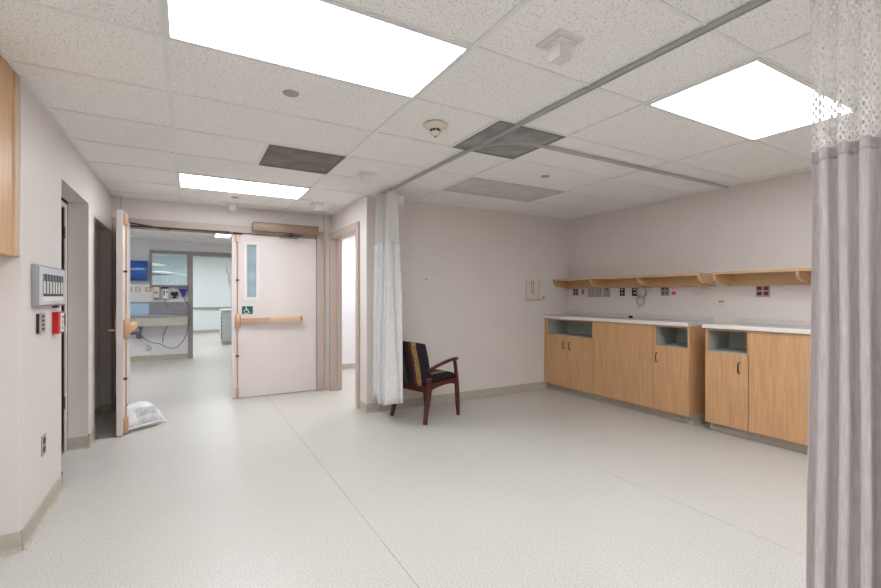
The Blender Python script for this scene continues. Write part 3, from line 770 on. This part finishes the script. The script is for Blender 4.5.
def worktop(ylo, yhi, bslo, bshi, label):
    t = thing('worktop', (4.62, (ylo+yhi)/2, 1.006), label, 'countertop')
    B('slab', TOP, (4.384, 4.866, ylo, yhi, 1.0065, 1.044), parent=t, bev=.003)
    B('front_edge', TOPE, (4.376, 4.3845, ylo, yhi, 1.0065, 1.045), parent=t, bev=.003)
    B('backsplash', TOP, (4.848, 4.866, bslo, bshi, 1.0445, 1.092), parent=t, bev=.002)
    return t
worktop(2.632, 4.728, 2.655, 4.728, 'long light laminate worktop over the left run of cabinets')
worktop(1.24, 2.492, 1.24, 2.435, 'shorter light laminate worktop over the right run of cabinets')

# ------------------------------------------------------------------ wall shelves
def shelf(ylo, yhi, brs, label):
    t = thing('wall_shelf', (4.71, (ylo+yhi)/2, 1.41), label, 'shelf')
    B('shelf_board', MAPLE2, (4.555, 4.866, ylo, yhi, 1.532, 1.556), parent=t, bev=.002)
    B('back_rail', MAPLE2, (4.846, 4.866, ylo, yhi, 1.418, 1.5315), parent=t)
    for y in brs:
        pr = [(4.846, 1.531), (4.565, 1.531), (4.562, 1.505)]
        for k in range(0, 9):
            a = k/8*PI/2; pr.append((4.570+.16*(1-math.cos(a)), 1.495-.055*math.sin(a)))
        pr += [(4.80, 1.432), (4.846, 1.420)]
        mb = MB(); mb.prism(pr, y-.011, y+.011, 'y'); mb.build('bracket', MAPLE2, t)
    return t
shelf(2.628, 4.725, [4.712, 4.045, 3.349, 2.64], 'longer maple wall shelf on the right wall by the back corner')
shelf(1.08, 2.492, [2.479, 1.785, 1.1], 'shorter maple wall shelf beside the near curtain')

# ------------------------------------------------------------------ outlets on the right wall
receptacle('power_outlet', 'outlet', 'red four socket outlet nearest the back corner, under the long shelf', None, PLATE, REDDEV, quad, 4.53, 4.63, 1.32, 1.435, 4.87, 'x-')
receptacle('power_outlet', 'outlet', 'narrow beige single outlet beside the corner red outlet', None, CREAM, mat('tan_device', (120, 110, 90), .5), [(.25, .75, .2, .8)], 4.408, 4.48, 1.32, 1.432, 4.87, 'x-')
for (a, b, lab, cells) in ((4.243, 4.352, 'left of three grey steel service plates under the long shelf', [(.35, .65, .15, .85)]),
                    (4.116, 4.226, 'middle of three grey steel service plates under the long shelf', [(.3, .7, .4, .7)]),
                    (3.980, 4.092, 'right of three grey steel service plates under the long shelf, with a dark port', [(.35, .6, .62, .82)])):
    m_ = BLACK if 'dark port' in lab else GREYIN
    receptacle('service_plate', 'wall plate', lab, 'three steel service plates', GREYM, m_, cells, a, b, 1.303, 1.455, 4.87, 'x-')
receptacle('power_outlet', 'outlet', 'dark duplex outlet between the steel plates and the hanging cable', None, DARK, CREAM, [(.35, .65, .22, .38), (.35, .65, .62, .78)], 3.752, 3.826, 1.318, 1.434, 4.87, 'x-')
receptacle('power_outlet', 'outlet', 'dark duplex outlet partly behind the coiled cable', None, DARK, CREAM, [(.35, .65, .22, .38), (.35, .65, .62, .78)], 3.566, 3.646, 1.318, 1.434, 4.87, 'x-')
receptacle('power_outlet', 'outlet', 'grey four socket outlet next to the pink note', None, GREYM, mat('grey_device', (92, 96, 96), .5), quad, 3.148, 3.254, 1.317, 1.436, 4.87, 'x-')
receptacle('power_outlet', 'outlet', 'red four socket outlet on a steel plate under the shorter shelf', None, PLATE, REDDEV, quad, 2.122, 2.244, 1.307, 1.426, 4.87, 'x-')
t = receptacle('data_outlet', 'outlet', 'beige wall plate with two dark ports between the two shelves', None, CREAM, BLACK, [(.22, .44, .50, .64), (.56, .78, .50, .64)], 2.535, 2.605, 1.195, 1.308, 4.87, 'x-')
tag(B('sticky_note', PINK, (4.867, 4.870, 3.070, 3.122, 1.330, 1.370)), 'small bright pink sticky note on wall beside the grey outlet', 'note')
tag(B('tape_mark', mat('yellowed_tape', (206, 200, 150), .6), (4.868, 4.870, 2.70, 2.80, 1.395, 1.412)), 'yellowed strip of tape below the end of the long shelf', 'tape')
mb = MB(); mb.lathe([(0, 0), (.009, 0), (.009, -.008), (0, -.009)], (4.87, 1.945, 1.438), 'x', 12); tag(mb.build('wall_plug', BLACK), 'tiny black wall plug under the shorter shelf', 'wall plug')
t = thing('desk_grommet', (4.78, 3.58, 1.044), 'small black knob standing on the worktop below the coiled cable', 'knob')
mb = MB(); mb.lathe([(0, 0), (.026, 0), (.028, .012), (.018, .026), (0, .030)], (4.78, 3.60, 1.0445), 'z', 16); mb.build('cap', BLACK, t, smooth=True)

# coil of clear tubing
t = thing('cable_coil', (4.84, 3.47, 1.17), 'coil of pale cable hanging from the shelf above the worktop', 'cable')
mb = MB(); pts = []
for k in range(0, 260, 10):
    a = math.radians(k*4.2); r = .075+.006*math.sin(k*.31)
    pts.append((4.815+.016*math.sin(k*.5), 3.475+r*.85*math.sin(a), 1.365+r*math.cos(a)))
mb.tube(pts, .0045, 6); mb.build('upper_loops', WIRE, t, smooth=True)
mb = MB(); pts = []
for k in range(0, 200, 10):
    a = math.radians(k*4.0); r = .06+.008*math.sin(k*.3)
    pts.append((4.825+.014*math.sin(k*.4), 3.495+r*.9*math.sin(a), 1.26+r*math.cos(a)))
mb.tube(pts, .0045, 6); mb.tube([(4.825, 3.52, 1.21), (4.828, 3.53, 1.17), (4.83, 3.50, 1.20)], .0045, 6); mb.build('lower_loops', WIRE, t, smooth=True)
mb = MB(); mb.tube([(4.864, 3.54, 1.39), (4.84, 3.53, 1.42), (4.83, 3.48, 1.44)], .004, 6); mb.build('lead', WIRE, t, smooth=True)

# ------------------------------------------------------------------ back wall fittings
t = thing('glove_box_bracket', (4.18, 4.73, 1.27), 'cream wall bracket with slots and a bottom tray on the back wall', 'wall bracket')
B('back_plate', CREAM, (4.055, 4.315, 4.722, 4.73, 1.30, 1.552), parent=t, bev=.002)
B('side_rib', CREAM, (4.06, 4.075, 4.70, 4.723, 1.31, 1.55), (4.275, 4.29, 4.70, 4.723, 1.31, 1.55), parent=t)
for (x, z0, z1) in ((4.155, 1.36, 1.52), (4.19, 1.335, 1.53), (4.08, 1.42, 1.47)):
    B('slot', mat('slot_grey', (150, 140, 132), .6), (x-.006, x+.006, 4.7195, 4.7225, z0, z1), parent=t)
B('tray', CREAM, (4.05, 4.32, 4.655, 4.73, 1.272, 1.30), parent=t, bev=.008, smooth=True)
B('knob', BLACK, (4.322, 4.345, 4.665, 4.69, 1.285, 1.305), parent=t)
t = thing('wall_hook_plate', (2.66, 4.73, 1.46), 'small white plate on back wall above and right of armchair', 'wall hook')
B('plate', WHITE, (2.64, 2.685, 4.722, 4.73, 1.455, 1.56), parent=t, bev=.002)
mb = MB(); mb.tube([(2.662, 4.723, 1.50), (2.662, 4.70, 1.485), (2.662, 4.695, 1.505)], .005, 6); mb.build('hook', WHITE, t)
mb = MB(); mb.lathe([(0, .0), (.010, 0), (.010, -.008), (0, -.010)], (2.50, 4.73, 1.52), 'y', 10); tag(mb.build('screw_anchor', GREYM), 'tiny grey screw anchor left of the white hook plate', 'screw')

# ------------------------------------------------------------------ armchair
t = thing('armchair', (2.275, 4.32, 0), 'dark mahogany armchair with striped upholstery against the back wall by the curtain', 'chair', rz=math.radians(17))
CH = t
def part(mb, name, m, sm=True, par=None, ang=35): return mb.build(name, m, par or CH, smooth=sm, local=True, angle=ang)
def rect(w, h): return [(-w, -h), (w, -h), (w, h), (-w, h)]
def rrect(w, h, r=.3):
    c = min(w, h)*r
    return [(-w+c, -h), (w-c, -h), (w, -h+c), (w, h-c), (w-c, h), (-w+c, h), (-w, h-c), (-w, -h+c)]
for sgn in (-1, 1):
    # front post runs from the floor up to the arm
    mb = MB(); y = sgn*.252
    mb.sweep([(.262, y, 0), (.250, y, .15), (.238, y, .35), (.225, y, .5), (.205, y, .612)], lambda q: rrect(.014+.004*math.sin(q*PI), .017+.008*math.sin(min(1, q*1.4)*PI)), up=Vector((1, 0, 0)))
    part(mb, 'leg', MAHOG)
    mb = MB(); y = sgn*.25
    mb.sweep([(-.262, y+sgn*.01, 0), (-.235, y, .12), (-.205, y, .26), (-.19, y, .37), (-.20, y, .46)], lambda q: rrect(.018+.006*q, .019+.013*q), up=Vector((1, 0, 0)))
    part(mb, 'leg', MAHOG)
    # arm: sweeps forward and up from the back, then flat over the post
    mb = MB(); pts = []
    for k in range(13):
        u = k/12; x = -.20+.435*u; z = .545+.085*math.sin(u*PI*.5)**.9
        pts.append((x, sgn*(.25+.012*math.sin(u*PI)), z))
    pts.append((.245, sgn*.25, .628))
    mb.sweep(pts, lambda q: rrect(.020-.004*abs(q-.5), .013+.002*q)); part(mb, 'arm', MAHOG)
    # arched side rail
    mb = MB(); n = 12; A = []
    poly = []
    for k in range(n+1):
        u = k/n; x = -.19+.43*u; poly.append((x, .315+.055*math.sin(u*PI*.62+.35)-.012*(u > .9)))
    poly += [(.24, .425), (-.19, .405)]
    mb.prism(poly, sgn*.248-.012, sgn*.248+.012, 'y'); part(mb, 'side_rail', MAHOG, False)
mb = MB(); mb.box(.215, .238, -.25, .25, .36, .42, bev=.003); part(mb, 'front_rail', MAHOG, False)
mb = MB(); mb.box(-.21, -.185, -.24, .24, .31, .37, bev=.003); part(mb, 'rear_rail', MAHOG, False)
# seat cushion, crowned
def pad(nx, ny, f):
    mb = MB(); top = []; bot = []
    for i in range(nx+1):
        top.append([mb.bm.verts.new(f(i/nx, j/ny, 1)) for j in range(ny+1)]); bot.append([mb.bm.verts.new(f(i/nx, j/ny, -1)) for j in range(ny+1)])
    fs = []
    for i in range(nx):
        for j in range(ny):
            fs.append(mb.bm.faces.new((top[i][j], top[i+1][j], top[i+1][j+1], top[i][j+1]))); fs.append(mb.bm.faces.new((bot[i][j], bot[i][j+1], bot[i+1][j+1], bot[i+1][j])))
    for i in range(nx):
        fs.append(mb.bm.faces.new((top[i][0], bot[i][0], bot[i+1][0], top[i+1][0]))); fs.append(mb.bm.faces.new((top[i][ny], top[i+1][ny], bot[i+1][ny], bot[i][ny])))
    for j in range(ny):
        fs.append(mb.bm.faces.new((top[0][j], top[0][j+1], bot[0][j+1], bot[0][j]))); fs.append(mb.bm.faces.new((top[nx][j], bot[nx][j], bot[nx][j+1], top[nx][j+1])))
    bmesh.ops.recalc_face_normals(mb.bm, faces=fs)
    return mb
def edge(u): return (max(0, 1-(abs(2*u-1))**6))**.5
def fs_(u, v, s):
    e = edge(u)*edge(v); x = -.20+.455*u; y = -.238+.476*v
    return (x, y, .428+.012*u+s*(.012+.030*e)+(.010*math.sin(u*PI)*math.sin(v*PI) if s > 0 else 0))
part(pad(16, 16, fs_), 'seat', FABRIC, ang=60)
def fb_(u, v, s):
    # u: up the back, v: across; shell is curved around the sitter and leans back
    e = edge(u)*edge(v); y = (-.25+.50*v)*(1-.02*u)
    x = -.185-.04*u-.075*u*u+.05*(abs(2*v-1)**2.2)*(.3+.7*u)
    z = .345+.49*u-.018*(abs(2*v-1)**3)*u+.004
    return (x+s*(.008+.022*e), y, z)
part(pad(20, 18, fb_), 'backrest', FABRIC, ang=60)

# ------------------------------------------------------------------ sack door stop
t = thing('sandbag', (-.43, 5.36, 0), 'white woven sandbag slumped on the floor holding the open door leaf', 'sandbag', rz=math.radians(34))
def sack():
    mb = MB(); n = 28; uvl = mb.bm.loops.layers.uv.new('UVMap'); top = {}; bot = {}
    tilt = math.radians(24)
    def pt(u, v, s):
        a, b = 2*u-1, 2*v-1
        pin = 1-.13*(a*a)*(1-b*b)*0-.10*(1-a*a*a*a)*(b*b)  # sides bow in between the corners
        x = .188*a*(1-.12*(1-abs(a))*0)*(1-.10*(1-b*b)*a*a); y = .150*b*(1-.12*(1-a*a)*b*b)
        e = (max(0, (1-a**2)*(1-b**2)))**.5
        th = .140*e
        wr = .006*math.sin(14*u+9*v)*e*(1 if s > 0 else .3)
        z = s*th*(1.1 if s > 0 else .9)+wr
        # tilt so the far edge climbs the door, near edge turned up a little
        Y = y*math.cos(tilt)-z*math.sin(tilt); Z = y*math.sin(tilt)+z*math.cos(tilt)
        Z = Z+.100
        wx = -.43+x*math.cos(math.radians(34))-Y*math.sin(math.radians(34))
        if wx < -.545: x += (-.545-wx)/math.cos(math.radians(34))
        if Z < .004: Z = .004
        return Vector((x, Y, Z))
    for i in range(n+1):
        for j in range(n+1):
            top[i, j] = mb.bm.verts.new(pt(i/n, j/n, 1))
            edgept = i in (0, n) or j in (0, n)
            bot[i, j] = top[i, j] if edgept else mb.bm.verts.new(pt(i/n, j/n, -1))
    for i in range(n):
        for j in range(n):
            for D, order in ((top, ((0, 0), (1, 0), (1, 1), (0, 1))), (bot, ((0, 0), (0, 1), (1, 1), (1, 0)))):
                try: f = mb.bm.faces.new([D[i+a, j+b] for a, b in order])
                except ValueError: continue
                for lp, (a, b) in zip(f.loops, order): lp[uvl].uv = ((i+a)/n, (j+b)/n if D is top else -1)
    return mb
sk = part(sack(), 'sack', BAG, par=t, ang=80)
mb = MB(); tl = math.radians(24); pts = []
for k in range(30):
    u = k/29; a = 2*u-1; y = -.150*(1-.10*(1-a**4)); pts.append((max(-.168, .190*a), y*math.cos(tl)-.003, max(.012, y*math.sin(tl)+.101)))
mb.tube(pts, .006, 6); part(mb, 'seam', mat('white_seam', (240, 238, 238), .6), par=t)
mb = MB(); pts = [(-.09+.02*math.cos(a), .06, .225+.018*math.sin(a)) for a in [math.radians(20*k) for k in range(19)]]
mb.tube(pts, .004, 6); part(mb, 'ring', BLACK, par=t)

# ------------------------------------------------------------------ corridor wall: window, doorway, scrub sink
W1 = MB()
for b in ((-.675, -.641, 10.76, 10.95, 1.485, 2.258), (-.018, .0, 10.76, 10.95, 1.485, 2.258), (-.641, -.018, 10.76, 10.95, 1.485, 1.55), (-.641, -.018, 10.76, 10.95, 2.198, 2.258)): W1.box(*b, bev=.004)
W1 = tag(W1.build('window_1', FRAMEG, local=True), kind='structure')
B('window_glass', GLASS, (-.641, -.018, 10.86, 10.866, 1.55, 2.198), parent=W1, local=True)
frame3('trim_10', FRAMEG, (.0, .092, 10.75, 10.96, 0, 2.26), (.86, .93, 10.75, 10.96, 0, 2.26), (.092, .86, 10.75, 10.96, 2.175, 2.26))

t = thing('paper_towel_dispenser', (-.90, 10.8, 1.62), 'blue paper towel dispenser on the corridor wall above the sink', 'dispenser')
mb = MB(); mb.prism([(10.80, 1.62), (10.60, 1.64), (10.56, 1.72), (10.57, 1.95), (10.62, 2.02), (10.80, 2.02)], -1.02, -.712, 'x'); mb.build('cover', BLUE, t, smooth=True)
B('tear_edge', DARK, (-1.01, -.72, 10.59, 10.62, 1.628, 1.64), parent=t)
B('painted_glint', mat('pale_blue_highlight', (120, 180, 230), .2), (-.90, -.76, 10.560, 10.568, 1.84, 1.87), parent=t)  # pale strip is a highlight painted onto the blue cover

for (a, b, lab) in ((-1.08, -.975, 'beige outlet at the corridor doorway edge, left of the others'), (-.928, -.828, 'beige outlet under the blue dispenser, middle of the corridor row'), (-.76, -.645, 'beige outlet just left of the cream soap dispenser')):
    t = thing('power_outlet', ((a+b)/2, 10.8, 1.4), lab, 'outlet', 'corridor outlets')
    B('cover_plate', mat('beige_plate', (200, 184, 160), .5), (a, b, 10.79, 10.80, 1.398, 1.499), parent=t)
    B('socket', CREAM, (a+.03, b-.03, 10.785, 10.791, 1.425, 1.475), parent=t)

t = thing('soap_dispenser', (-.56, 10.8, 1.25), 'cream soap dispenser with dark slot on the corridor wall', 'dispenser')
B('body', CREAM, (-.624, -.507, 10.69, 10.80, 1.29, 1.50), parent=t, bev=.012, smooth=True)
B('slot', BLACK, (-.595, -.535, 10.684, 10.691, 1.375, 1.395), parent=t); B('nozzle', FRAMEG, (-.61, -.52, 10.70, 10.79, 1.245, 1.29), parent=t, bev=.01)
t = thing('soap_dispenser', (-.41, 10.8, 1.25), 'white soap dispenser with navy top on the corridor wall', 'dispenser')
B('body', WHITE, (-.455, -.345, 10.70, 10.80, 1.26, 1.47), parent=t, bev=.01); B('cap', NAVY, (-.475, -.345, 10.69, 10.80, 1.465, 1.505), parent=t, bev=.006)
B('lever', NAVY, (-.435, -.415, 10.692, 10.701, 1.33, 1.44), parent=t); B('gauge', NAVY, (-.385, -.365, 10.692, 10.701, 1.38, 1.42), parent=t)
t = thing('sensor_box', (-.245, 10.8, 1.27), 'small black sensor unit on the corridor wall beside the white soap dispenser', 'sensor')
B('body', BLACK, (-.31, -.18, 10.74, 10.80, 1.325, 1.405), parent=t, bev=.02); B('stem', BLACK, (-.265, -.225, 10.76, 10.80, 1.27, 1.33), (-.31, -.18, 10.76, 10.80, 1.27, 1.287), parent=t)
t = thing('funnel_holder', (-.08, 10.8, 1.30), 'navy blue triangular holder at right end of the corridor sink', 'holder')
mb = MB(); mb.prism([(-.172, 1.50), (-.0, 1.50), (-.01, 1.46), (-.065, 1.30), (-.105, 1.30), (-.165, 1.46)], 10.70, 10.80, 'y'); mb.build('cone', NAVY, t)
B('rim', mat('pale_blue_rim', (150, 160, 220), .4), (-.15, -.02, 10.692, 10.70, 1.472, 1.488), parent=t)
def smooth_path(pts, n=6):
    pts = [Vector(p) for p in pts]; out = []
    for i in range(len(pts)-1):
        p0 = pts[max(i-1, 0)]; p1 = pts[i]; p2 = pts[i+1]; p3 = pts[min(i+2, len(pts)-1)]
        for k in range(n):
            t_ = k/n
            out.append(.5*((2*p1)+(-p0+p2)*t_+(2*p0-5*p1+4*p2-p3)*t_*t_+(-p0+3*p1-3*p2+p3)*t_**3))
    out.append(pts[-1]); return out

t = thing('scrub_sink', (-.6, 10.6, .70), 'stainless scrub sink with tall steel back on the corridor wall', 'sink')
mb = MB(); pts = [(-.085, 10.72, 1.30), (-.06, 10.70, 1.24), (.0, 10.68, 1.15), (.028, 10.66, 1.02), (.030, 10.60, .90), (.020, 10.42, .80), (-.01, 10.50, .60), (-.07, 10.62, .42), (-.15, 10.66, .30), (-.25, 10.66, .24), (-.38, 10.66, .27), (-.50, 10.68, .34), (-.62, 10.68, .37), (-.76, 10.66, .46), (-.82, 10.64, .55)]
mb.tube(smooth_path(pts), .008, 6); mb.build('drain_hose', RUBBER, t, smooth=True)
B('back_panel', STEEL, (-1.60, -.002, 10.775, 10.80, .92, 1.195), parent=t, bev=.004)
mb = MB(); mb.box(-1.60, -.004, 10.40, 10.775, .895, .935, bev=.008); mb.build('rim', STEEL, t)
mb = MB(); mb.prism([(10.42, .895), (10.775, .895), (10.775, .72), (10.47, .72)], -1.58, -.006, 'x'); mb.build('basin', PALE, t)
B('pale_blue_rect', mat('pale_blue_fill', (186, 214, 240), .25), (-1.15, -.692, 10.765, 10.775, .94, 1.165), parent=t)  # plain pale blue rectangle set on the steel back panel
mb = MB(); mb.tube(smooth_path([(-.40, 10.775, 1.06), (-.40, 10.76, 1.16), (-.40, 10.70, 1.20), (-.40, 10.62, 1.16), (-.40, 10.60, 1.07)]), .012, 8); mb.build('faucet', CHROME, t, smooth=True)
mb = MB(); mb.lathe([(0, 0), (.05, 0), (.045, -.03), (.022, -.05), (.022, -.14), (0, -.14)], (-.82, 10.60, .721), 'z', 16)
mb.lathe([(0, 0), (.038, 0), (.045, -.02), (.045, -.11), (.03, -.13), (0, -.135)], (-.85, 10.62, .60), 'z', 16)
mb.tube([(-.87, 10.62, .585), (-1.05, 10.70, .55), (-1.16, 10.775, .535)], .018, 8); mb.build('drain_trap', mat('dull_chrome', (120, 118, 118), .3, metal=.8), t, smooth=True)
mb = MB(); mb.tube(smooth_path([(-.34, 10.66, .72), (-.40, 10.66, .62), (-.44, 10.68, .50), (-.45, 10.69, .36)]), .008, 6); mb.build('supply_hose', RUBBER, t, smooth=True)
mb = MB(); mb.lathe([(0, 0), (.06, 0), (.055, -.012), (0, -.016)], (-.70, 10.80, .25), 'y', 20); tag(mb.build('cleanout_cover', CHROME, smooth=True), 'round chrome cleanout cover low on corridor wall under the sink', 'cover plate')

# far room
t = thing('surgical_lamp', (-.9, 13.5, 1.8), 'white ceiling mounted surgical lamp seen through the corridor window', 'surgical lamp')
mb = MB(); mb.lathe([(0, .03), (.20, .04), (.30, .0), (.29, -.03), (0, -.04)], (-.80, 13.5, 2.11), 'z', 24); mb.build('upper_lamp_head', WHITE, t, smooth=True)
mb = MB(); mb.lathe([(0, .03), (.28, .04), (.42, .0), (.40, -.035), (0, -.04)], (-.72, 13.3, 1.90), 'z', 24); mb.build('lower_lamp_head', WHITE, t, smooth=True)
mb = MB(); mb.tube([(-1.1, 13.5, 2.69), (-1.1, 13.5, 2.2), (-.9, 13.5, 2.12)], .03, 8); mb.tube([(-1.1, 13.5, 2.25), (-1.25, 13.4, 2.02), (-.9, 13.3, 1.93)], .025, 8)
mb.tube([(-.3, 13.3, 1.885), (-.02, 13.3, 1.84)], .014, 8); mb.build('support_arm', WHITE, t, smooth=True)
mb = MB(); mb.lathe([(0, -.036), (.38, -.034), (.30, -.05), (0, -.055)], (-.72, 13.3, 1.90), 'z', 24); mb.build('lens_ring', GREYM, t)
tag(struct('trim_11', GREYM, (-2.5, 2.5, 17.84, 17.9, .84, .92)))
t = thing('storage_cabinet', (1.0, 13.3, 0), 'grey storage cabinet in the far room seen through the corridor doorway', 'cabinet')
B('body', mat('grey_laminate', (172, 172, 172), .5), (.80, 1.6, 13.2, 13.8, .10, .93), parent=t, bev=.004)
B('top', WHITE, (.77, 1.63, 13.17, 13.83, .93, .96), parent=t); B('base', GREYM, (.82, 1.58, 13.24, 13.78, 0, .10), parent=t)
for k in range(7): B('drawer_pull', DARK, (.765, .80, 13.26, 13.50, .18+k*.105, .20+k*.105), parent=t)
B('side_rail', WHITE, (.74, .765, 13.2, 13.26, .12, .93), parent=t)
t = thing('hanging_cord', (1.16, 17.85, 1.6), 'dark cord hanging on far room wall seen through corridor doorway', 'cord')
mb = MB(); mb.tube(smooth_path([(1.24, 17.86, 2.40), (1.22, 17.84, 2.2), (1.30, 17.84, 2.1), (1.28, 17.84, 1.95), (1.32, 17.84, 1.8), (1.26, 17.84, 1.7)]), .012, 6); mb.build('cord', GREYM, t)

# ------------------------------------------------------------------ world, camera
w = bpy.data.worlds.new('World'); scene.world = w; w.use_nodes = True
w.node_tree.nodes['Background'].inputs[0].default_value = (.9, .93, 1, 1); w.node_tree.nodes['Background'].inputs[1].default_value = .3
cam = bpy.data.cameras.new('camera'); co = bpy.data.objects.new('camera', cam); col.objects.link(co)
cam.sensor_width = 36; cam.lens = 36*442/881; cam.shift_y = 2/881; cam.clip_start = .05
co.location = (0, 0, 1.317); co.rotation_euler = (PI/2, 0, -math.atan(252.5/442))
scene.camera = co
vs = scene.view_settings; vs.view_transform = 'Standard'; vs.look = 'None'; vs.gamma = 1; vs.use_curve_mapping = False; vs.exposure = 1.78
